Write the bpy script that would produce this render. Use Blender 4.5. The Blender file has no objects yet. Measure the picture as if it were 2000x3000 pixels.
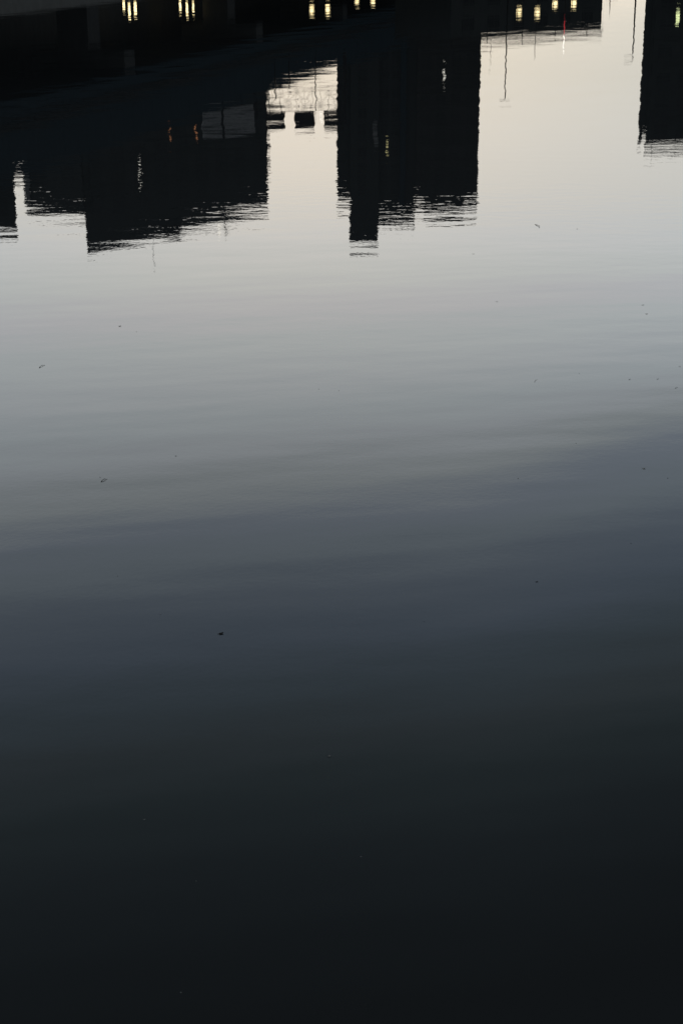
import bpy, bmesh, math, random
from mathutils import Vector, Matrix
R = math.radians
random.seed(7)
S = bpy.context.scene

# ------------------------------------------------------------------ camera
cam = bpy.data.cameras.new('camera')
camo = bpy.data.objects.new('camera', cam)
S.collection.objects.link(camo)
cam.sensor_fit = 'VERTICAL'
cam.sensor_height = 36.0
cam.sensor_width = 24.0
cam.lens = 18.0 / math.tan(R(17.25))
cam.clip_start = 0.1
cam.clip_end = 20000
camo.location = (0, 0, 4.0)
camo.rotation_euler = (R(90 - 19.75), 0, 0)
S.camera = camo

# ------------------------------------------------------------------ sky (dusk, the sun has gone down behind the far bank)
SKY_STRENGTH = 0.10
RAMP_GAIN = 4.39527
RAMP = [(0.0000, (0.4993, 0.5144, 0.5405)), (0.0525, (0.4993, 0.5144, 0.5405)), (0.0781, (0.5790, 0.5786, 0.5897)), (0.1154, (0.7594, 0.7425, 0.7522)), (0.1437, (0.8742, 0.8515, 0.8553)), (0.1724, (0.9323, 0.9364, 0.9842)), (0.1917, (0.9347, 0.9508, 0.9820)), (0.2112, (0.9347, 0.9216, 0.9901)), (0.2307, (0.9156, 0.9487, 1.0000)), (0.2503, (0.8831, 0.9110, 0.9770)), (0.2699, (0.8143, 0.8605, 0.9271)), (0.2897, (0.7647, 0.7945, 0.8648)), (0.3094, (0.6301, 0.6656, 0.7114)), (0.3292, (0.4466, 0.4926, 0.5922)), (0.3489, (0.4260, 0.4801, 0.5559)), (0.3687, (0.3278, 0.3768, 0.4665)), (0.3982, (0.2639, 0.3169, 0.4103)), (0.4276, (0.1886, 0.2381, 0.2908)), (0.4569, (0.1489, 0.1801, 0.2058)), (0.4859, (0.0942, 0.1260, 0.1411)), (0.5241, (0.0502, 0.0669, 0.0794)), (0.5616, (0.0228, 0.0317, 0.0388)), (0.6076, (0.0006, 0.0005, 0.0008)), (0.7667, (0.0005, 0.0004, 0.0006)), (1.0000, (0.0004, 0.0003, 0.0005))]
SKEW = 0.075
w = bpy.data.worlds.new('World')
S.world = w
w.use_nodes = True
nt = w.node_tree
N, L = nt.nodes, nt.links
N.clear()
out = N.new('ShaderNodeOutputWorld')
bg = N.new('ShaderNodeBackground')
bg.inputs['Strength'].default_value = SKY_STRENGTH
sky = N.new('ShaderNodeTexSky')
sky.sky_type = 'NISHITA'
sky.sun_disc = False
sky.sun_elevation = R(7.0)
sky.sun_rotation = R(-2)
sky.altitude = 0
sky.air_density = 1.0
sky.dust_density = 0.6
sky.ozone_density = 1.0
tc = N.new('ShaderNodeTexCoord')
sx = N.new('ShaderNodeSeparateXYZ')
L.new(tc.outputs['Generated'], sx.inputs[0])
asn = N.new('ShaderNodeMath'); asn.operation = 'ARCSINE'
L.new(sx.outputs['Z'], asn.inputs[0])
skm = N.new('ShaderNodeMath'); skm.operation = 'MULTIPLY_ADD'     # dusk glow sinks a little faster towards the right
skm.inputs[1].default_value = SKEW
hi = N.new('ShaderNodeMapRange'); hi.interpolation_type = 'SMOOTHSTEP'
hi.inputs['From Min'].default_value = R(8); hi.inputs['From Max'].default_value = R(18)
L.new(asn.outputs[0], hi.inputs['Value'])
hx = N.new('ShaderNodeMath'); hx.operation = 'MULTIPLY'
bank = N.new('ShaderNodeMapRange'); bank.interpolation_type = 'SMOOTHSTEP'       # added falloff: sky colour darkened towards the right edge, no cloud
bank.inputs['From Min'].default_value = 0.06; bank.inputs['From Max'].default_value = 0.24
bank.inputs['To Min'].default_value = 0.0; bank.inputs['To Max'].default_value = 0.5
L.new(sx.outputs['X'], bank.inputs['Value'])
bx_ = N.new('ShaderNodeMath'); bx_.operation = 'ADD'
L.new(sx.outputs['X'], bx_.inputs[0]); L.new(bank.outputs[0], bx_.inputs[1])
L.new(bx_.outputs[0], hx.inputs[0]); L.new(hi.outputs[0], hx.inputs[1])
L.new(hx.outputs[0], skm.inputs[0]); L.new(asn.outputs[0], skm.inputs[2])
dv = N.new('ShaderNodeMath'); dv.operation = 'DIVIDE'; dv.inputs[1].default_value = R(60); dv.use_clamp = True
L.new(skm.outputs[0], dv.inputs[0])
rp = N.new('ShaderNodeValToRGB')
cr = rp.color_ramp
cr.interpolation = 'LINEAR'
while len(cr.elements) > 1:
    cr.elements.remove(cr.elements[-1])
cr.elements[0].position = RAMP[0][0]; cr.elements[0].color = (*RAMP[0][1], 1)
for p_, c_ in RAMP[1:]:
    e_ = cr.elements.new(p_); e_.color = (*c_, 1)
L.new(dv.outputs[0], rp.inputs[0])
gn = N.new('ShaderNodeVectorMath'); gn.operation = 'SCALE'; gn.inputs['Scale'].default_value = RAMP_GAIN
L.new(rp.outputs[0], gn.inputs[0])
mul = N.new('ShaderNodeVectorMath'); mul.operation = 'MULTIPLY'
blend = N.new('ShaderNodeMix'); blend.data_type = 'RGBA'                # flat colour mixed over the sky to even out the sun glow
blend.inputs['Factor'].default_value = 0.94
blend.inputs['B'].default_value = (3.0, 3.2, 3.2, 1)
L.new(sky.outputs[0], blend.inputs['A'])
L.new(blend.outputs['Result'], mul.inputs[0]); L.new(gn.outputs[0], mul.inputs[1])
back = N.new('ShaderNodeMapRange'); back.interpolation_type = 'SMOOTHSTEP'       # the sky away from the sunset is already night blue
back.inputs['From Min'].default_value = 0.75; back.inputs['From Max'].default_value = -0.35
back.inputs['To Min'].default_value = 1.0; back.inputs['To Max'].default_value = 0.34
L.new(sx.outputs['Y'], back.inputs['Value'])
dim = N.new('ShaderNodeVectorMath'); dim.operation = 'SCALE'
L.new(mul.outputs[0], dim.inputs[0]); L.new(back.outputs[0], dim.inputs['Scale'])
L.new(dim.outputs[0], bg.inputs['Color'])
L.new(bg.outputs[0], out.inputs['Surface'])

S.view_settings.view_transform = 'Standard'
S.view_settings.look = 'None'
S.view_settings.exposure = 0
S.view_settings.gamma = 1
S.render.engine = 'CYCLES'

# ------------------------------------------------------------------ materials
def mat(name, col, rough=0.7, emit=None, strength=0, noise=0.25, scale=2.0, metal=0.0):
    m = bpy.data.materials.new(name)
    m.use_nodes = True
    n, l = m.node_tree.nodes, m.node_tree.links
    b = n['Principled BSDF']
    b.inputs['Roughness'].default_value = rough
    b.inputs['Metallic'].default_value = metal
    tcn = n.new('ShaderNodeTexCoord')
    nz = n.new('ShaderNodeTexNoise'); nz.inputs['Scale'].default_value = scale; nz.inputs['Detail'].default_value = 4
    l.new(tcn.outputs['Object'], nz.inputs['Vector'])
    mx = n.new('ShaderNodeMix'); mx.data_type = 'RGBA'
    mx.inputs['A'].default_value = (*[c * (1 - noise) for c in col], 1)
    mx.inputs['B'].default_value = (*[min(1, c * (1 + noise)) for c in col], 1)
    l.new(nz.outputs['Fac'], mx.inputs['Factor'])
    l.new(mx.outputs['Result'], b.inputs['Base Color'])
    if emit:
        b.inputs['Emission Color'].default_value = (*emit, 1)
        b.inputs['Emission Strength'].default_value = strength
    return m

M = {
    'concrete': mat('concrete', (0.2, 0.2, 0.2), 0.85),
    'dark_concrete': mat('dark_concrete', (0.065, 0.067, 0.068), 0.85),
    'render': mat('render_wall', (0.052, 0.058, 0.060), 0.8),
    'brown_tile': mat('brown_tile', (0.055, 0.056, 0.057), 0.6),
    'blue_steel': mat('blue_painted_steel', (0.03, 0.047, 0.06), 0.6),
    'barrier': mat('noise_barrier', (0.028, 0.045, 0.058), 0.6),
    'metal': mat('dark_metal', (0.03, 0.03, 0.032), 0.6),
    'pale_panel': mat('pale_panel', (0.36, 0.36, 0.37), 0.8),
    'pale_wall': mat('pale_wall', (0.28, 0.28, 0.28), 0.8),
    'glass': mat('window_glass', (0.034, 0.037, 0.04), 0.6),
    'frame': mat('window_frame', (0.055, 0.06, 0.063), 0.5),
    'ground': mat('paving', (0.2, 0.2, 0.195), 0.9),
    'roof': mat('roofing', (0.05, 0.05, 0.05), 0.9),
    'lamp': mat('lamp_glow', (0.9, 0.75, 0.4), 0.5, (1.0, 0.80, 0.42), 2.6),
    'win_white': mat('lit_window_white', (0.8, 0.8, 0.75), 0.5, (1.0, 0.97, 0.86), 2.2),
    'win_yellow': mat('lit_window_yellow', (0.8, 0.7, 0.4), 0.5, (1.0, 0.9, 0.42), 1.3),
    'win_orange': mat('lit_orange', (0.8, 0.4, 0.2), 0.5, (1.0, 0.40, 0.16), 0.7),
    'win_green': mat('lit_window_green', (0.7, 0.8, 0.4), 0.5, (0.9, 1.0, 0.5), 1.6),
    'red': mat('red_lamp', (0.8, 0.05, 0.05), 0.5, (1.0, 0.06, 0.08), 0.4),
    'white_lamp': mat('white_lamp', (0.9, 0.9, 0.85), 0.5, (1.0, 0.95, 0.85), 2.0),
    'leaf': mat('wet_leaf', (0.014, 0.012, 0.009), 0.95, scale=60),
    'twig': mat('wet_twig', (0.016, 0.014, 0.011), 0.95, scale=60),
    'foam': mat('foam_scrap', (0.55, 0.55, 0.52), 0.8, scale=60),
    'pale_leaf': mat('pale_leaf', (0.35, 0.35, 0.32), 0.6, scale=60),
}

lm = M['lamp'].node_tree
lo1 = lm.nodes.new('ShaderNodeTexCoord'); lx = lm.nodes.new('ShaderNodeSeparateXYZ'); lc = lm.nodes.new('ShaderNodeCombineXYZ')
ll = lm.nodes.new('ShaderNodeVectorMath'); ll.operation = 'LENGTH'
lr = lm.nodes.new('ShaderNodeMapRange'); lr.interpolation_type = 'SMOOTHSTEP'
lr.inputs['From Min'].default_value = 0.235; lr.inputs['From Max'].default_value = 0.31
lr.inputs['To Min'].default_value = 2.5; lr.inputs['To Max'].default_value = 0.28
lm.links.new(lo1.outputs['Object'], lx.inputs[0]); lm.links.new(lx.outputs['X'], lc.inputs['X']); lm.links.new(lx.outputs['Y'], lc.inputs['Y'])
lm.links.new(lc.outputs[0], ll.inputs[0]); lm.links.new(ll.outputs['Value'], lr.inputs['Value'])
lm.links.new(lr.outputs[0], lm.nodes['Principled BSDF'].inputs['Emission Strength'])

for k_ in ('concrete', 'dark_concrete', 'render', 'brown_tile', 'blue_steel', 'barrier', 'metal', 'roof', 'ground', 'frame', 'glass'):
    M[k_].node_tree.nodes['Principled BSDF'].inputs['Specular IOR Level'].default_value = 0.0      # specular off, keeps grazing sky sheen from brightening these
# water: dark body, Fresnel mirror, almost still ripples (true heights in metres)
wm = bpy.data.materials.new('river_water')
wm.use_nodes = True
n, l = wm.node_tree.nodes, wm.node_tree.links
b = n['Principled BSDF']
b.inputs['Base Color'].default_value = (0.066, 0.071, 0.074, 1)
b.inputs['Roughness'].default_value = 0.0
b.inputs['IOR'].default_value = 1.333
geo = n.new('ShaderNodeNewGeometry')
def wnoise(scale, rot, stretch, detail=1.0, seed=0.0):
    mp = n.new('ShaderNodeMapping')
    mp.vector_type = 'TEXTURE'
    mp.inputs['Rotation'].default_value = (0, 0, R(rot))
    mp.inputs['Scale'].default_value = (stretch, 1.0, 1.0)
    mp.inputs['Location'].default_value = (seed, seed * 0.7, 0)
    l.new(geo.outputs['Position'], mp.inputs['Vector'])
    z = n.new('ShaderNodeTexNoise')
    z.noise_dimensions = '2D'
    z.inputs['Scale'].default_value = scale
    z.inputs['Detail'].default_value = detail
    z.inputs['Roughness'].default_value = 0.45
    l.new(mp.outputs[0], z.inputs['Vector'])
    return z.outputs['Fac']
def mth(op, a, c):
    k = n.new('ShaderNodeMath'); k.operation = op
    for i, v in enumerate((a, c)):
        if isinstance(v, (int, float)): k.inputs[i].default_value = v
        else: l.new(v, k.inputs[i])
    return k.outputs[0]
def patch(scale, seed, lo, hi, vlo, vhi):
    mr = n.new('ShaderNodeMapRange'); mr.interpolation_type = 'SMOOTHSTEP'
    mr.inputs['From Min'].default_value = lo; mr.inputs['From Max'].default_value = hi
    mr.inputs['To Min'].default_value = vlo; mr.inputs['To Max'].default_value = vhi
    l.new(wnoise(scale, 8, 2.5, 1.5, seed), mr.inputs['Value'])
    return mr.outputs[0]
swell = mth('ADD', mth('MULTIPLY', wnoise(0.42, 11, 2.8, 0.5, 11.0), 0.0034), mth('MULTIPLY', wnoise(1.7, 13, 3.0, 1.2, 17.0), 0.0016))
mid = mth('MULTIPLY', wnoise(1.6, -6, 2.2, 1.0, 4.0), 0.0012)
lng = mth('MULTIPLY', wnoise(0.85, 14, 1.3, 1.0, 21.0), 0.0015)
rip = mth('MULTIPLY', mth('MULTIPLY', wnoise(5.2, 4, 1.6, 2.0, 2.0), 0.00086), patch(0.16, 31.0, 0.38, 0.66, 0.30, 1.35))
fine = mth('MULTIPLY', mth('MULTIPLY', wnoise(14.0, -10, 1.2, 1.0, 7.0), 0.00016), patch(0.22, 57.0, 0.40, 0.65, 0.25, 1.3))
sp = n.new('ShaderNodeSeparateXYZ'); l.new(geo.outputs['Position'], sp.inputs[0])
far = n.new('ShaderNodeMapRange'); far.interpolation_type = 'SMOOTHSTEP'         # the breeze only reaches the water farther out
far.inputs['From Min'].default_value = 13; far.inputs['From Max'].default_value = 25
far.inputs['To Min'].default_value = 0.22; far.inputs['To Max'].default_value = 1.0
l.new(sp.outputs['Y'], far.inputs['Value'])
lull = n.new('ShaderNodeMapRange'); lull.interpolation_type = 'SMOOTHSTEP'        # and dies down again towards the sheltered far bank
lull.inputs['From Min'].default_value = 28; lull.inputs['From Max'].default_value = 38
lull.inputs['To Min'].default_value = 1.0; lull.inputs['To Max'].default_value = 0.55
l.new(sp.outputs['Y'], lull.inputs['Value'])
calm = n.new('ShaderNodeMapRange'); calm.interpolation_type = 'SMOOTHSTEP'
calm.inputs['From Min'].default_value = 17; calm.inputs['From Max'].default_value = 32
calm.inputs['To Min'].default_value = 1.0; calm.inputs['To Max'].default_value = 0.25
l.new(sp.outputs['Y'], calm.inputs['Value'])
hgt = mth('ADD', mth('MULTIPLY', swell, calm.outputs[0]), mth('MULTIPLY', mth('ADD', mth('ADD', mid, lng), mth('ADD', rip, fine)), mth('MULTIPLY', far.outputs[0], lull.outputs[0])))
side = n.new('ShaderNodeMapRange'); side.interpolation_type = 'SMOOTHSTEP'        # slanting cross ripples farther out
side.inputs['From Min'].default_value = 22; side.inputs['From Max'].default_value = 38
side.inputs['To Min'].default_value = 0.0; side.inputs['To Max'].default_value = 1.0
l.new(sp.outputs['Y'], side.inputs['Value'])
hgt = mth('ADD', hgt, mth('MULTIPLY', mth('MULTIPLY', wnoise(0.8, 66, 2.4, 1.2, 23.0), 0.0050), side.outputs[0]))
hgt = mth('ADD', hgt, mth('MULTIPLY', wnoise(26.0, 30, 1.3, 1.0, 41.0), 0.00007))
bp = n.new('ShaderNodeBump')
bp.inputs['Strength'].default_value = 1.0
bp.inputs['Distance'].default_value = 1.0
l.new(hgt, bp.inputs['Height'])
l.new(bp.outputs[0], b.inputs['Normal'])

# ------------------------------------------------------------------ helpers
def link(name, bm, m, parent=None, smooth=False):
    me = bpy.data.meshes.new(name)
    bmesh.ops.recalc_face_normals(bm, faces=bm.faces)
    bm.to_mesh(me); bm.free()
    me.materials.append(m)
    if smooth:
        for p_ in me.polygons: p_.use_smooth = True
    o = bpy.data.objects.new(name, me)
    S.collection.objects.link(o)
    if parent: o.parent = parent
    return o
def empty(name, loc, label, cat, group=None, rz=0):
    o = bpy.data.objects.new(name, None)
    S.collection.objects.link(o)
    o.location = loc; o.rotation_euler = (0, 0, rz)
    tag(o, label, cat, group)
    return o
def tag(o, label, cat, group=None):
    o['label'] = label; o['category'] = cat
    if group: o['group'] = group
def struct(o):
    o['kind'] = 'structure'; return o
def box(bm, x0, x1, y0, y1, z0, z1, mtx=None):
    vs = [bm.verts.new(Vector((x, y, z)) if mtx is None else mtx @ Vector((x, y, z))) for x in (x0, x1) for y in (y0, y1) for z in (z0, z1)]
    for f in ((0, 1, 3, 2), (4, 6, 7, 5), (0, 4, 5, 1), (2, 3, 7, 6), (0, 2, 6, 4), (1, 5, 7, 3)):
        bm.faces.new([vs[i] for i in f])
def bar(bm, a, c, r, seg=8, r2=None):
    a, c = Vector(a), Vector(c)
    d = c - a
    q = d.to_track_quat('Z', 'Y').to_matrix().to_4x4()
    q.translation = (a + c) / 2
    bmesh.ops.create_cone(bm, cap_ends=True, segments=seg, radius1=r, radius2=r if r2 is None else r2, depth=d.length, matrix=q)
def prism(bm, pts, z0, z1):
    lo = [bm.verts.new((x, y, z0)) for x, y in pts]
    hi = [bm.verts.new((x, y, z1)) for x, y in pts]
    k = len(pts)
    bm.faces.new(lo[::-1]); bm.faces.new(hi)
    for i in range(k):
        bm.faces.new((lo[i], lo[(i + 1) % k], hi[(i + 1) % k], hi[i]))
def copy_part(o, parent, loc, rz=None):
    c = o.copy(); S.collection.objects.link(c); c.parent = parent; c.location = loc
    if rz is not None: c.rotation_euler = (0, 0, rz)
    return c
def copy_tree(o, parent=None):
    c = o.copy(); S.collection.objects.link(c); c.parent = parent
    for ch in list(o.children): copy_tree(ch, c)
    return c

# ------------------------------------------------------------------ water and land
bm = bmesh.new()
vs = [bm.verts.new(v) for v in ((-4000, -400, 0), (4000, -400, 0), (4000, 6000, 0), (-4000, 6000, 0))]
bm.faces.new(vs)
wo = link('water', bm, wm); struct(wo)

def vx(y): return -19.1 + 0.2375 * (y - 92.7)        # waterside edge of the raised road at distance y
QX = 3.2
bm = bmesh.new()
prism(bm, [(vx(-200) - QX, -200), (vx(60) - QX, 60), (vx(148.5) - QX + 1, 148.5), (-2, 149.5), (70, 152), (900, 190), (3800, 400), (3800, 5800), (-3800, 5800), (-3800, -200)], -3, 1.3)
go = link('ground', bm, M['ground']); struct(go)

# flood wall behind the waterside promenade
fw = empty('flood_wall', (vx(60) - 10, 60, 1.3), 'dark concrete flood wall running along the bank beneath the raised road', 'wall', rz=-math.atan(0.2375))
bm = bmesh.new(); box(bm, -0.3, 0.3, -120, 230, 0, 5.4); link('wall', bm, M['dark_concrete'], fw)
bm = bmesh.new(); box(bm, -0.45, 0.45, -120, 230, 5.4, 5.65); link('coping', bm, M['concrete'], fw)

# ------------------------------------------------------------------ raised road
rd = empty('elevated_highway', (vx(92.7), 92.7, 0), 'long dark elevated highway with a faint blue noise barrier, slanting across the upper left', 'elevated road', rz=-math.atan(0.2375))
Y0, Y1 = -130, 250       # local run
bm = bmesh.new(); box(bm, -8.2, -0.25, Y0, Y1, 6.95, 7.5); box(bm, -7.4, -0.9, Y0, Y1, 5.85, 6.95)
link('deck', bm, M['dark_concrete'], rd)
bm = bmesh.new(); box(bm, -0.9, -0.55, Y0, Y1, 5.75, 6.7); link('girder', bm, M['blue_steel'], rd)
bm = bmesh.new(); box(bm, -0.24, 0.0, Y0, Y1, 7.3, 8.0); link('kerb_beam', bm, M['barrier'], rd)
bm = bmesh.new()
y = Y0
while y < Y1:
    box(bm, -0.16, -0.06, y + 0.06, y + 3.94, 8.0, 9.86); y += 4
bo = link('noise_barrier', bm, M['barrier'], rd)
bm = bmesh.new()
y = Y0
while y <= Y1:
    box(bm, -0.11, -0.054, y - 0.08, y + 0.08, 8.0, 9.86); y += 4
box(bm, -0.17, -0.05, Y0, Y1, 9.862, 9.98)
link('barrier_frame', bm, M['barrier'], bo)
bm = bmesh.new(); box(bm, -8.45, -8.21, Y0, Y1, 7.3, 9.6); link('noise_barrier', bm, M['barrier'], rd)
pier = None
for k, y in enumerate(range(-104, 240, 32)):
    if pier is None:
        bm = bmesh.new()
        box(bm, -5.6, -3.4, -1.1, 1.1, -3, 4.4)
        box(bm, -7.6, -0.9, -1.0, 1.0, 4.402, 5.74)
        pier = link('pier', bm, M['dark_concrete'], rd)
        pier.location = (0, y, 0)
    else:
        copy_part(pier, rd, (0, y, 0))

# sign gantry over the raised road: lattice beam, three square panels seen from behind
ga = empty('sign_gantry', (-4.0, 157, 7.5), 'dark highway sign gantry with three square panels between the two tallest buildings', 'sign gantry', rz=-math.atan(0.06))
for x in (-4.0, 4.3):
    bm = bmesh.new()
    bar(bm, (x, 0, 0), (x, 0, 6.2), 0.16)
    bar(bm, (x, 0.7, 0), (x, 0.7, 5.0), 0.10)
    link('post', bm, M['metal'], ga)
bm = bmesh.new()
for yy in (0.0, 0.7):
    for z in (5.05, 3.2):
        bar(bm, (-4.0, yy, z), (4.3, yy, z), 0.04)
    for i in range(11):
        xa = -4.0 + i * 0.755
        bar(bm, (xa, yy, 3.2 if i % 2 else 5.05), (xa + 0.755, yy, 5.05 if i % 2 else 3.2), 0.013, 6)
        bar(bm, (xa, yy, 3.2), (xa, yy, 5.05), 0.008, 6)
link('lattice_beam', bm, M['metal'], ga)
for (xa, xb, za, zb) in ((-3.05, -1.28, 5.12, 6.85), (-0.36, 1.5, 5.2, 7.05), (2.4, 4.25, 5.3, 7.0)):
    bm = bmesh.new(); box(bm, xa, xb, -0.12, -0.04, za, zb)
    pn = link('sign_panel', bm, M['metal'], ga)
    bm = bmesh.new()
    for z in (za + 0.3, (za + zb) / 2, zb - 0.3):
        box(bm, xa + 0.08, xb - 0.08, -0.038, 0.03, z - 0.04, z + 0.04)
    for x in (xa + 0.35, xb - 0.35):
        box(bm, x - 0.04, x + 0.04, 0.031, 0.10, za - 0.5, zb - 0.1)
    link('bracket', bm, M['metal'], pn)
bm = bmesh.new(); bmesh.ops.create_uvsphere(bm, u_segments=12, v_segments=8, radius=0.14, matrix=Matrix.Translation((2.15, -0.3, 5.75)))
link('lamp', bm, M['white_lamp'], ga)

# ------------------------------------------------------------------ poles
def street_lamp(loc, h, arm, label, group=None, head=0.7, r=0.075, rz=0.0, double=False):
    t = empty('street_lamp', loc, label, 'street lamp', group, rz)
    bm = bmesh.new(); bar(bm, (0, 0, 0), (0, 0, h), r * 1.25, 10, r * 0.8); bar(bm, (0, 0, 0), (0, 0, 0.5), r * 2, 10, r * 1.6)
    link('pole', bm, M['metal'], t, True)
    for s in ((-1, 1) if double else (-1,)):
        bm = bmesh.new()
        bar(bm, (0, 0, h - 0.05), (s * arm, 0, h + 0.25), r * 0.6, 8)
        link('arm', bm, M['metal'], t)
        bm = bmesh.new()
        box(bm, min(s * arm, s * (arm + head)), max(s * arm, s * (arm + head)), -0.13, 0.13, h + 0.2, h + 0.29)
        link('lamp_head', bm, M['metal'], t)
    return t
street_lamp((15.4, 160, 1.3), 10.6, 0.12, 'tall dark lamp post with a short T head against the pale sky', r=0.06, double=True, head=0.4)
street_lamp((27.25, 160, 1.3), 6.9, 0.35, 'slim dark lamp post standing alone in the gap left of the right edge tower', r=0.07, head=0.4)
street_lamp((-2.48, 163, 7.5), 6.3, 0.2, 'thin lamp post rising from the raised road in the gap between the buildings', r=0.05, head=0.3)
street_lamp((14.0, 160.5, 6.9), 1.9, 0.05, 'very faint thin post just left of the tall T headed lamp post', r=0.015, head=0.1)

def camera_post(loc, h, label):
    t = empty('camera_post', loc, label, 'post', 'short posts on the raised road')
    bm = bmesh.new(); bar(bm, (0, 0, 0), (0, 0, h), 0.045); link('pole', bm, M['metal'], t)
    bm = bmesh.new(); box(bm, -0.12, 0.12, -0.2, 0.2, h, h + 0.3); link('camera_box', bm, M['metal'], t)
camera_post((-5.75, 147.5, 7.5), 2.9, 'short dark post topping the barrier close to the broad left building')
camera_post((-4.6, 150.5, 7.5), 2.45, 'stubby dark post on the barrier, right of another short post')

# sign pole with a square hoop, far behind
t = empty('sign_pole', (31.1, 200, 1.3), 'small cross shaped sign pole with a thin square frame, high in the bright gap', 'sign pole')
bm = bmesh.new(); bar(bm, (0, 0, 0), (0, 0, 4.75), 0.05); bar(bm, (-0.7, 0, 3.2), (0.7, 0, 3.2), 0.045); link('pole', bm, M['metal'], t)
bm = bmesh.new()
for a, c in (((-0.8, 0, 1.7), (-0.8, 0, 2.95)), ((0.8, 0, 1.7), (0.8, 0, 2.95)), ((-0.8, 0, 1.7), (0.8, 0, 1.7))):
    bar(bm, a, c, 0.03, 6)
link('frame', bm, M['metal'], t)

# beacon post: red lamp below, white lamp above
t = empty('signal_post', (20.75, 160, 1.3), 'slender signal post carrying a red lamp tube beneath a white one', 'signal post')
bm = bmesh.new(); bar(bm, (0, 0.06, 0), (0, 0.06, 6.2), 0.035); link('pole', bm, M['metal'], t)
bm = bmesh.new(); bar(bm, (0, 0, 3.55), (0, 0, 4.75), 0.04); link('red_lamp', bm, M['red'], t)
bm = bmesh.new(); bar(bm, (0, 0, 4.85), (0, 0, 6.15), 0.04); link('white_lamp', bm, M['white_lamp'], t)

# mast on the low building
# ------------------------------------------------------------------ promenade lamps
def prom_lamp(x, y, zc, w_, h_, label, group):
    t = empty('promenade_lamp', (x, y, 1.3), label, 'lamp', group)
    zz = zc - 1.3
    bm = bmesh.new(); bar(bm, (0, 0, 0), (0, 0, zz - h_ / 2 - 0.05), 0.05, 8); box(bm, -w_ * 0.3, w_ * 0.3, -w_ * 0.3, w_ * 0.3, zz - h_ / 2 - 0.05, zz - h_ / 2)
    link('post', bm, M['metal'], t)
    bm = bmesh.new()
    k = w_ / 2
    lo = [bm.verts.new((sx_ * k * 0.85, sy_ * k * 0.85, zz - h_ / 2)) for sx_, sy_ in ((-1, -1), (1, -1), (1, 1), (-1, 1))]
    hi = [bm.verts.new((sx_ * k, sy_ * k, zz + h_ / 2)) for sx_, sy_ in ((-1, -1), (1, -1), (1, 1), (-1, 1))]
    bm.faces.new(lo); bm.faces.new(hi)
    for i in range(4): bm.faces.new((lo[i], lo[(i + 1) % 4], hi[(i + 1) % 4], hi[i]))
    link('lantern', bm, M['lamp'], t)
    bm = bmesh.new(); bmesh.ops.create_cone(bm, cap_ends=True, segments=4, radius1=k * 1.5, radius2=k * 0.3, depth=0.14, matrix=Matrix.Translation((0, 0, zz + h_ / 2 + 0.075)) @ Matrix.Rotation(R(45), 4, 'Z'))
    link('cap', bm, M['metal'], t)
    return t
GA, GB = 'glowing lamps along the dark bank', 'paired square lanterns by the low building'
prom_lamp(-16.55, 131.2, 1.95, 0.16, 0.9, 'glowing yellow tube lamp, leftmost of the far left cluster of three', GA)
prom_lamp(-16.24, 132.0, 2.55, 0.17, 0.95, 'longest glowing yellow streak lamp, middle of the far left cluster of three', GA)
prom_lamp(-15.72, 131.5, 2.35, 0.20, 0.9, 'broad glowing yellow lamp, right one of the far left cluster of three', GA)
prom_lamp(-13.65, 146.0, 2.85, 0.18, 0.7, 'yellow lamp, left one of the second cluster of three from the left', GA)
prom_lamp(-13.17, 147.0, 3.15, 0.18, 0.9, 'long yellow lamp streak in the middle of the second cluster of three', GA)
prom_lamp(-12.59, 146.5, 2.95, 0.16, 0.7, 'thin yellow lamp, right one of the second cluster of three from the left', GA)
prom_lamp(-2.64, 153.0, 3.55, 0.50, 0.55, 'square yellow lantern above the gap between buildings, left of its pair', GB)
prom_lamp(-1.23, 154.5, 3.55, 0.50, 0.55, 'square yellow lantern above the gap between buildings, right of its pair', GB)
prom_lamp(1.43, 160.0, 3.05, 0.48, 0.45, 'dim square yellow lantern above the stepped tower, left of its pair', GB)
prom_lamp(2.94, 161.5, 3.12, 0.48, 0.45, 'dim square yellow lantern above the stepped tower, right of its pair', GB)
prom_lamp(15.73, 152.5, 3.72, 0.50, 0.52, 'bright square lantern on the low building front, leftmost of four', GB)
prom_lamp(17.51, 154.0, 3.84, 0.50, 0.52, 'bright square lantern on the low building front, second from the left of four', GB)
prom_lamp(19.31, 156.0, 3.15, 0.49, 0.5, 'square lantern left of the red lamp line, third from the left of four', GB)
prom_lamp(21.27, 158.0, 3.22, 0.49, 0.5, 'square lantern right of the red lamp line, last of four on the low building', GB)

# ------------------------------------------------------------------ buildings
def window_proto(parent, w_, h_, name='window', gm=None):
    bm = bmesh.new()                                   # frame: four bars round a pane, local +x along the wall, -y outwards
    for x0, x1, z0, z1 in ((-w_ / 2, -w_ / 2 + 0.07, 0, h_), (w_ / 2 - 0.07, w_ / 2, 0, h_), (-w_ / 2 + 0.07, w_ / 2 - 0.07, 0, 0.07), (-w_ / 2 + 0.07, w_ / 2 - 0.07, h_ - 0.07, h_), (-0.03, 0.03, 0.07, h_ - 0.07)):
        box(bm, x0, x1, -0.06, 0.0, z0, z1)
    k = len(bm.faces)
    box(bm, -w_ / 2 + 0.07, -0.03, -0.035, -0.002, 0.07, h_ - 0.07)
    box(bm, 0.03, w_ / 2 - 0.07, -0.035, -0.002, 0.07, h_ - 0.07)
    bm.faces.ensure_lookup_table()
    for f in bm.faces[k:]: f.material_index = 1
    o = link(name, bm, M['frame'], parent)
    o.data.materials.append(gm or M['glass'])
    return o
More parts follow.
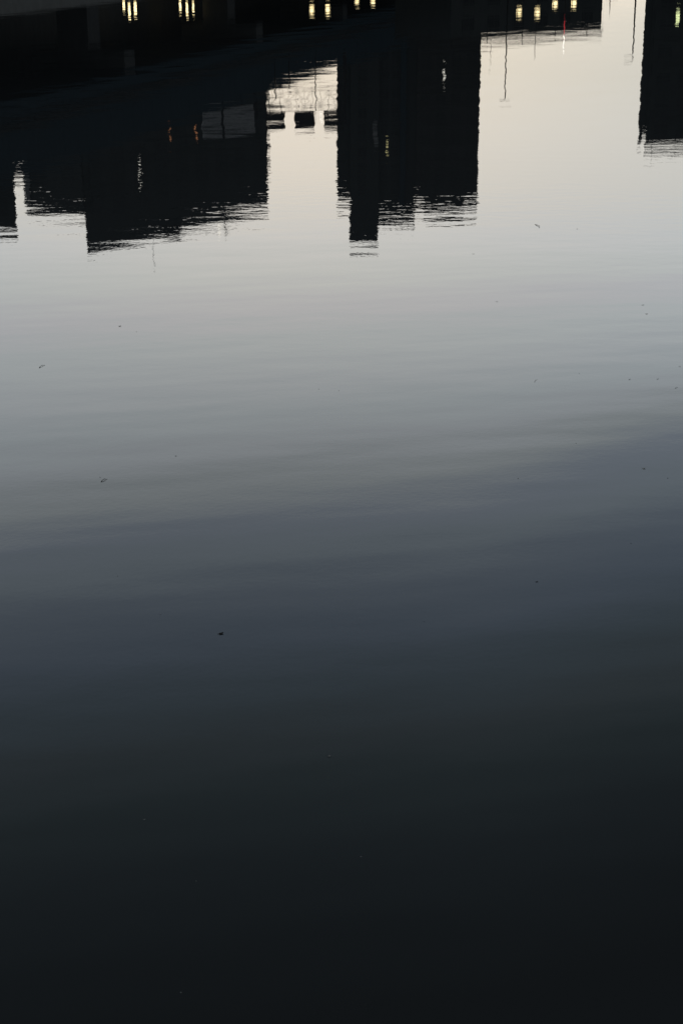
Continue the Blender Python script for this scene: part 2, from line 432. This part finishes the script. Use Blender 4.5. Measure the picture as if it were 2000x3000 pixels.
def lit_window(parent, loc, rz, w_, h_, m, name='lit_window'):
    bm = bmesh.new(); box(bm, -w_ / 2, w_ / 2, -0.09, -0.062, 0, h_)
    o = link(name, bm, m, parent); o.location = loc; o.rotation_euler = (0, 0, rz)
    return o
def parapet(parent, pts, z, h=0.5, t=0.2, m='concrete', name='parapet'):
    bm = bmesh.new()
    cx = sum(p[0] for p in pts) / len(pts); cy = sum(p[1] for p in pts) / len(pts)
    inn = [(x + (cx - x) * 0.03, y + (cy - y) * 0.03) for x, y in pts]
    k = len(pts)
    o0 = [bm.verts.new((x, y, z + 0.003)) for x, y in pts]; o1 = [bm.verts.new((x, y, z + h)) for x, y in pts]
    i0 = [bm.verts.new((x, y, z + 0.003)) for x, y in inn]; i1 = [bm.verts.new((x, y, z + h)) for x, y in inn]
    for i in range(k):
        j = (i + 1) % k
        bm.faces.new((o0[i], o0[j], o1[j], o1[i])); bm.faces.new((i0[j], i0[i], i1[i], i1[j]))
        bm.faces.new((o1[i], o1[j], i1[j], i1[i])); bm.faces.new((o0[j], o0[i], i0[i], i0[j]))
    return link(name, bm, M[m], parent)
def facade(parent, a, c, zs, count, w_, h_, off=0.004, skip=()):
    """windows along the wall from a to c (plan, outward side to the right of a->c)"""
    a, c = Vector((a[0], a[1])), Vector((c[0], c[1]))
    u = (c - a).normalized(); nrm = Vector((u.y, -u.x))
    rz = math.atan2(u.y, u.x)
    o = None
    for zi, z in enumerate(zs):
        for i in range(count):
            if (zi, i) in skip: continue
            p_ = a + (c - a) * ((i + 0.5) / count) + nrm * off
            if o is None:
                o = window_proto(parent, w_, h_); o.location = (p_.x, p_.y, z); o.rotation_euler = (0, 0, rz)
            else:
                copy_part(o, parent, (p_.x, p_.y, z), rz)
    return u, nrm, rz
def bands(parent, a, c, zs, depth, h, m, inset=0.0):
    a, c = Vector((a[0], a[1])), Vector((c[0], c[1]))
    u = (c - a).normalized(); nrm = Vector((u.y, -u.x))
    ln = (c - a).length
    mt = Matrix(((u.x, -nrm.x, 0, a.x), (u.y, -nrm.y, 0, a.y), (0, 0, 1, 0), (0, 0, 0, 1)))
    o = None
    for z in zs:
        if o is None:
            bm = bmesh.new(); box(bm, inset, ln - inset, -depth, -0.07, 0, h); box(bm, inset, ln - inset, -depth, -depth + 0.08, h + 0.002, h + 1.0)
            bmesh.ops.transform(bm, matrix=mt, verts=bm.verts)
            o = link('balcony', bm, M[m], parent); o.location = (0, 0, z)
        else:
            copy_part(o, parent, (0, 0, z))

# --- broad left building: tall block whose long side runs away from the river, lower wing on the left
bl = empty('apartment_building', (-29.4, 190, 1.3), 'broad dark apartment building with a lower left wing, its roof sloping away to the right', 'building')
def rel(p): return (p[0] + 29.4, p[1] - 190)
pts = [rel(p) for p in ((-29.4, 190), (-9.8, 222), (-11.2, 236), (-31, 212))]
HB = 30.0 + 0.4
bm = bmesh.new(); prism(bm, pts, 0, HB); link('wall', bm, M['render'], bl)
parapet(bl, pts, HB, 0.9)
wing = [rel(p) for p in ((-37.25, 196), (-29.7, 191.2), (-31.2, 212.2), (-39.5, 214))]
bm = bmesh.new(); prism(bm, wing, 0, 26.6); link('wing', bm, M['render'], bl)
parapet(bl, wing, 26.6, 0.7)
zf = [2.2 + 2.85 * k for k in range(9)]
u, nr, rzA = facade(bl, pts[0], pts[1], zf, 9, 2.3, 1.5)
bands(bl, pts[0], pts[1], [z - 0.5 for z in zf], 0.75, 0.16, 'render', 0.4)
facade(bl, wing[0], wing[1], zf[:8], 2, 2.2, 1.5)
bm = bmesh.new(); box(bm, -0.35, 0.35, -0.4, 0, 21.5, 26.4); o = link('pale_screen', bm, M['pale_wall'], bl); o.location = (wing[0][0] + 0.25, wing[0][1] - 0.25, 0)
# rooftop plant and mast
bm = bmesh.new(); box(bm, 2, 9.5, 12, 17, HB, HB + 1.1); link('plant_room', bm, M['dark_concrete'], bl)
bm = bmesh.new(); bar(bm, (6.1, 14, HB), (6.1, 14, HB + 5.0), 0.03, 6); link('mast', bm, M['metal'], bl)
bm = bmesh.new(); bar(bm, (14.35, 24, HB), (14.35, 24, HB + 3.1), 0.06, 6)
for z in (1.4, 2.0, 2.6): bar(bm, (14.0, 24, HB + z), (14.75, 24, HB + z), 0.035, 6)
link('antenna', bm, M['metal'], bl)
bm = bmesh.new(); box(bm, 13.35, 13.62, 23.9, 24.0, HB + 1.1, HB + 3.0); link('lit_panel', bm, M['white_lamp'], bl)
lit_window(bl, (rel((-22.9, 200.6))[0] - 1.0, 0, 0), 0, 0.34, 0.42, M['win_white'])
for o in bl.children:
    if o.name.startswith('lit_window'):
        p_ = Vector(pts[0]) + u * 9.2 + nr * 0.8; o.location = (p_.x, p_.y, 23.9 - 1.3); o.rotation_euler = (0, 0, rzA)
for s_, zz in ((15.3, 19.8), (20.6, 20.6)):
    p_ = Vector(pts[0]) + u * s_ + nr * 0.82
    lit_window(bl, (p_.x, p_.y, zz - 1.3), rzA, 0.28, 0.42, M['win_orange'], 'lit_lamp')

# --- added panel: sky reflected in facade glass, put into its pale colour
t = empty('reflection_panel', (-12.0, 180, 1.3), 'grey panel standing in for reflective facade glass beside the broad left building, crossed by a dark post', 'reflection_panel', rz=R(38))
bm = bmesh.new(); box(bm, -3.3, 3.3, 0, 0.2, 13.9, 16.0); link('board', bm, M['pale_panel'], t)
bm = bmesh.new(); box(bm, -0.9, -0.7, -0.1, -0.003, 11, 16.1); box(bm, -3.4, 3.4, -0.08, -0.003, 14.75, 14.95)
link('frame', bm, M['metal'], t)
for x in (-2.2, 2.0):
    bm = bmesh.new(); bar(bm, (x, 0.4, 0), (x, 0.4, 15.5), 0.14); link('post', bm, M['metal'], t)

# --- stepped tower
tw = empty('apartment_tower', (0, 275, 1.3), 'tall dark stepped tower with a narrow shaft rising above its flat roofs', 'building')
def block(parent, x0, x1, y0, y1, z, m, name='wall', z0=0):
    bm = bmesh.new(); box(bm, x0, x1, y0, y1, z0, z); return link(name, bm, M[m], parent)
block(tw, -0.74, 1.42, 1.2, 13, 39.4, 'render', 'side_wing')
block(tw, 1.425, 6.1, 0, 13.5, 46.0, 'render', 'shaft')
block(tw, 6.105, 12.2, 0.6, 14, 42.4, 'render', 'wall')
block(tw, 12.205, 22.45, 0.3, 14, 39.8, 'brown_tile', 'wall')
block(tw, 9.6, 10.5, -0.25, 0.595, 41.0, 'blue_steel', 'stair_strip')
block(tw, 5.2, 5.9, -0.3, -0.003, 29.0, 'pale_wall', 'pale_screen', z0=26.5)
zt = [2.6 + 3.0 * k for k in range(12)]
facade(tw, (12.4, 0.3), (22.3, 0.3), zt, 4, 1.7, 1.6)
facade(tw, (6.2, 0.6), (9.5, 0.6), zt, 2, 1.3, 1.5)
facade(tw, (1.6, 0), (5.1, 0), zt, 1, 1.6, 1.5)
bands(tw, (12.3, 0.3), (22.4, 0.3), [z - 0.5 for z in zt], 0.9, 0.16, 'brown_tile')
bands(tw, (-0.74, 1.2), (1.4, 1.2), [z - 0.5 for z in zt], 0.8, 0.16, 'render')
# roof screens and rails
bm = bmesh.new()
for x in [12.3 + 1.84 * k for k in range(6)]: box(bm, x - 0.05, x + 0.05, 0.35, 0.45, 39.8, 41.0)
for z in (40.35, 40.95): box(bm, 12.25, 22.4, 0.36, 0.44, z, z + 0.09)
link('roof_rail', bm, M['metal'], tw)
bm = bmesh.new(); box(bm, 14.0, 20.5, 3, 9, 39.8, 41.6); link('plant_room', bm, M['dark_concrete'], tw)
bm = bmesh.new()
for x in [6.2 + 0.98 * k for k in range(7)]: box(bm, x - 0.05, x + 0.05, 0.65, 0.75, 42.4, 43.5)
box(bm, 6.15, 12.15, 0.66, 0.74, 43.4, 43.5)
link('roof_rail', bm, M['metal'], tw)
bm = bmesh.new(); box(bm, 1.38, 6.15, -0.05, 13.55, 46.003, 46.4); link('parapet', bm, M['concrete'], tw)
lit_window(tw, (16.6, 0.2, 18.4), 0, 0.38, 0.6, M['win_white'])
lit_window(tw, (7.46, 0.5, 29.5), 0, 0.36, 0.6, M['win_yellow'])

# --- dark tower at the right edge
dt = empty('office_block', (36.1, 200, 1.3), 'dark flat topped block cut off by the right edge with a slim fin', 'building')
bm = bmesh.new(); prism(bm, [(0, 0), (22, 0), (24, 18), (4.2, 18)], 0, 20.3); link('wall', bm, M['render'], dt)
block(dt, -0.74, 0.25, 0.2, 0.7, 19.0, 'render', 'side_wall')
block(dt, -0.74, -0.40, 0.22, 0.68, 20.0, 'metal', 'fin', z0=19.003)
zd = [2.2 + 3.0 * k for k in range(6)]
facade(dt, (0.4, 0), (21.6, 0), zd, 8, 1.8, 1.6)
bands(dt, (0.3, 0), (21.9, 0), [z - 0.5 for z in zd], 0.5, 0.16, 'render')
bm = bmesh.new()
for x in [0.1 + 3.6 * k for k in range(7)]: box(bm, x - 0.04, x + 0.04, 0.1, 0.2, 20.3, 20.9)
box(bm, 0.05, 21.9, 0.11, 0.19, 20.7, 20.95)
link('roof_rail', bm, M['metal'], dt)
bm = bmesh.new(); bar(bm, (1.1, 1, 20.3), (1.1, 1, 22.0), 0.03, 6); link('mast', bm, M['metal'], dt)
lit_window(dt, (2.85, -0.45, 4.9), 0, 0.4, 1.0, M['win_green'])

# --- block at the left edge
lb = empty('apartment_block', (-41.3, 210, 1.3), 'dark block at the left edge across a narrow bright slit', 'building')
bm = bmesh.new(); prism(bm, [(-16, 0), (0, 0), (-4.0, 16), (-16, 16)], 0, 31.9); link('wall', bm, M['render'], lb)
facade(lb, (-15.8, 0), (-0.3, 0), [2.2 + 2.9 * k for k in range(10)], 5, 1.9, 1.5)
bands(lb, (-15.9, 0), (-0.1, 0), [1.7 + 2.9 * k for k in range(10)], 0.6, 0.16, 'render')
bm = bmesh.new(); prism(bm, [(-16.02, -0.02), (0.02, -0.02), (-3.98, 16.02), (-16.02, 16.02)], 31.903, 32.5); link('parapet', bm, M['concrete'], lb)

# --- low riverside building with a roof rail
lo_ = empty('riverside_building', (4, 154, 1.3), 'long low dark riverside building with a thin roof rail, right of the stepped tower', 'building')
ang = math.atan2(24, 22.9)
lo_.rotation_euler = (0, 0, ang)
LN = math.hypot(22.9, 24.0)
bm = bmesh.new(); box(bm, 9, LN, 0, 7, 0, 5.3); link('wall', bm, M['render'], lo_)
bm = bmesh.new(); box(bm, 8.9, LN + 0.1, -0.25, 7.1, 5.303, 5.5); link('roof', bm, M['roof'], lo_)
bm = bmesh.new()
x = 9.0
while x < LN: box(bm, x - 0.03, x + 0.03, -0.1, -0.04, 5.5, 6.1); x += 5.4
box(bm, 9, LN, -0.12, -0.02, 5.86, 6.12)
link('roof_rail', bm, M['metal'], lo_)
facade(lo_, (9.6, 0), (LN - 0.6, 0), [1.0, 3.4], 6, 1.8, 1.3)
bm = bmesh.new(); bar(bm, (LN * 0.68, 0.4, 5.5), (LN * 0.68, 0.4, 7.6), 0.03, 6); link('mast', bm, M['metal'], lo_)

# ------------------------------------------------------------------ floating scraps on the water
def leaf(x, y, ln, wd, rz, label, m='leaf', lift=0.012, group='floating leaves'):
    bm = bmesh.new()
    rows = 9
    grid = []
    for i in range(rows):
        s_ = i / (rows - 1)
        hw = wd / 2 * math.sin(math.pi * min(1, s_ * 0.97 + 0.02)) ** 0.8
        xx = (s_ - 0.5) * ln
        row = []
        for j in range(5):
            v = (j - 2) / 2
            zz = 0.002 + lift * (s_ ** 3) + 0.12 * abs(v) * hw + 0.05 * wd * math.sin(s_ * 9) * abs(v)
            row.append(bm.verts.new((xx, v * hw, zz)))
        grid.append(row)
    for i in range(rows - 1):
        for j in range(4):
            bm.faces.new((grid[i][j], grid[i + 1][j], grid[i + 1][j + 1], grid[i][j + 1]))
    bar(bm, (-ln * 0.72, 0.004, 0.004), (-ln * 0.48, 0, 0.003), wd * 0.04, 5)
    o = link('leaf', bm, M[m])
    o.location = (x, y, 0); o.rotation_euler = (0, 0, rz)
    tag(o, label, 'leaf', group)
    return o
def twig(a, c, r, label, bend=0.12):
    a, c = Vector((*a, 0.0)), Vector((*c, 0.0))
    d = c - a; nn = Vector((-d.y, d.x, 0)) * bend
    bm = bmesh.new()
    ps = [a - a, d * 0.3 + nn * 0.6 + Vector((0, 0, r * 2)), d * 0.62 + nn + Vector((0, 0, r * 2.4)), d]
    for i in range(3): bar(bm, ps[i], ps[i + 1], r * (1 - 0.22 * i), 7, r * (1 - 0.22 * (i + 1)))
    bar(bm, ps[2], ps[2] + d * 0.12 - nn * 0.3 + Vector((0, 0, r)), r * 0.5, 5, r * 0.2)
    o = link('twig', bm, M['twig']); o.location = a
    tag(o, label, 'twig', 'floating twigs')
def scrap(x, y, s_, label, m='foam', flat=0.45):
    bm = bmesh.new()
    bmesh.ops.create_icosphere(bm, subdivisions=2, radius=s_ / 2)
    for v in bm.verts:
        v.co *= 1 + 0.22 * math.sin(v.co.x * 400 / (s_ * 100) + v.co.y * 3 / s_)
        v.co.z = v.co.z * flat + s_ * 0.08
        v.co.y *= 0.75
    nm = 'foam_scrap' if m == 'foam' else 'seed_husk'
    o = link(nm, bm, M[m], None, True)
    o.location = (x, y, 0); o.rotation_euler = (0, 0, random.uniform(-1, 1))
    tag(o, label, 'foam' if m == 'foam' else 'seed husk', 'pale foam scraps' if m == 'foam' else 'tiny dark husks')
#DEBRIS
leaf(-0.715, 8.994, 0.032, 0.023, 0.45, 'curled dark leaf, the largest scrap floating, just left of the centre', 'leaf', 0.004)
leaf(-2.313, 16.888, 0.027, 0.023, 0.2, 'small round dark leaf below the widest left building, in the pale water', 'leaf', 0.004)
leaf(-1.31, 12.454, 0.016, 0.009, 0.1, 'small dark oval leaf left of centre where the water turns grey', 'leaf', 0.002)
leaf(1.677, 20.859, 0.026, 0.012, 0, 'tiny dark leaf in the pale water just below the stepped tower, to its right', 'leaf', 0.004)
leaf(1.729, 18.068, 0.023, 0.011, 0.1, 'tiny dark leaf in pale water, alone right of centre', 'leaf', 0.003)
leaf(3.322, 17.895, 0.026, 0.015, 0, 'dark leaf near the right edge, the upper one of a close pair', 'leaf', 0.003)
leaf(3.288, 17.46, 0.025, 0.017, 0, 'dark leaf near the right edge, the lower one of a close pair', 'leaf', 0.003)
leaf(2.661, 14.765, 0.019, 0.013, 0.3, 'dark leaf at the right, left one of two at the same height', 'leaf', 0.003)
leaf(2.922, 14.777, 0.021, 0.010, 0.3, 'dark leaf at the right, right one of two at the same height', 'leaf', 0.003)
leaf(3.216, 15.236, 0.022, 0.010, 0, 'dark leaf touching the right edge of the picture', 'leaf', 0.003)
leaf(1.253, 9.812, 0.016, 0.011, 0.2, 'dark double lobed leaf in the dim water right of centre', 'leaf', 0.002)
leaf(2.34, 12.135, 0.026, 0.017, 0, 'leaf with a pale top and dark underside near the right edge', 'pale_leaf', 0.003)
leaf(-0.062, 7.466, 0.016, 0.012, 0.1, 'pale leaf with a dark underside in the dark water near the middle line', 'pale_leaf', 0.002)
leaf(-1.107, 9.286, 0.009, 0.005, 0, 'tiny pale leaf up and to the left of the largest curled leaf', 'pale_leaf', 0.001)
leaf(-0.929, 6.838, 0.012, 0.005, 0.1, 'thin pale leaf sliver in the dark lower left water', 'pale_leaf', 0.002)
twig((-2.863, 15.185), (-2.825, 15.287), 0.0029, 'slanted thin twig in the pale water near the left edge')
twig((-1.815, 11.813), (-1.777, 11.878), 0.0032, 'thick slanted twig at the left in the grey water')
twig((2.695, 23.007), (2.717, 22.736), 0.0040, 'thin twig leaning down to the right in the palest water on the right')
twig((3.022, 14.458), (3.054, 14.493), 0.0017, 'tiny twig near the right edge below the pair of dark leaves')
twig((1.772, 14.658), (1.812, 14.765), 0.0015, 'fine broken twig right of centre in mid grey water')
scrap(-1.837, 11.919, 0.008, 'dark speck right above the thick slanted twig', 'twig')
scrap(-2.114, 16.645, 0.009, 'dark speck beside the small round dark leaf', 'twig')
scrap(3.234, 22.656, 0.014, 'dark speck right of the thin leaning twig in the palest water', 'twig')
scrap(2.223, 14.985, 0.007, 'dark speck left of the two level leaves at the right', 'twig')
scrap(2.479, 11.902, 0.008, 'dark speck below and right of the pale topped leaf at the right edge', 'twig')
scrap(1.34, 11.894, 0.008, 'dark speck alone in the grey water right of centre', 'twig')
scrap(1.901, 12.79, 0.007, 'dark speck above and left of the pale topped leaf', 'twig')
scrap(1.969, 10.507, 0.007, 'dark speck in the slate blue water near the right edge', 'twig')
scrap(0.498, 9.177, 0.007, 'dark speck in the dim water just right of the centre line', 'twig')
scrap(-1.448, 9.911, 0.006, 'dark speck in the slate blue water at the left', 'twig')
scrap(-0.207, 14.435, 0.008, 'dark speck in grey water just left of the centre line', 'twig')
scrap(-0.025, 14.378, 0.008, 'dark speck in grey water on the centre line', 'twig')
scrap(-0.636, 5.506, 0.006, 'pale foam dot lowest in the picture, in the black water', 'foam')
scrap(0.088, 6.512, 0.007, 'pale foam dot right of the centre line in the black water', 'foam')
scrap(-0.642, 6.312, 0.006, 'faint pale foam dot left of centre in the black water', 'foam')
scrap(-0.907, 7.513, 0.005, 'tiny pale foam dot at the left in the dark water', 'foam')
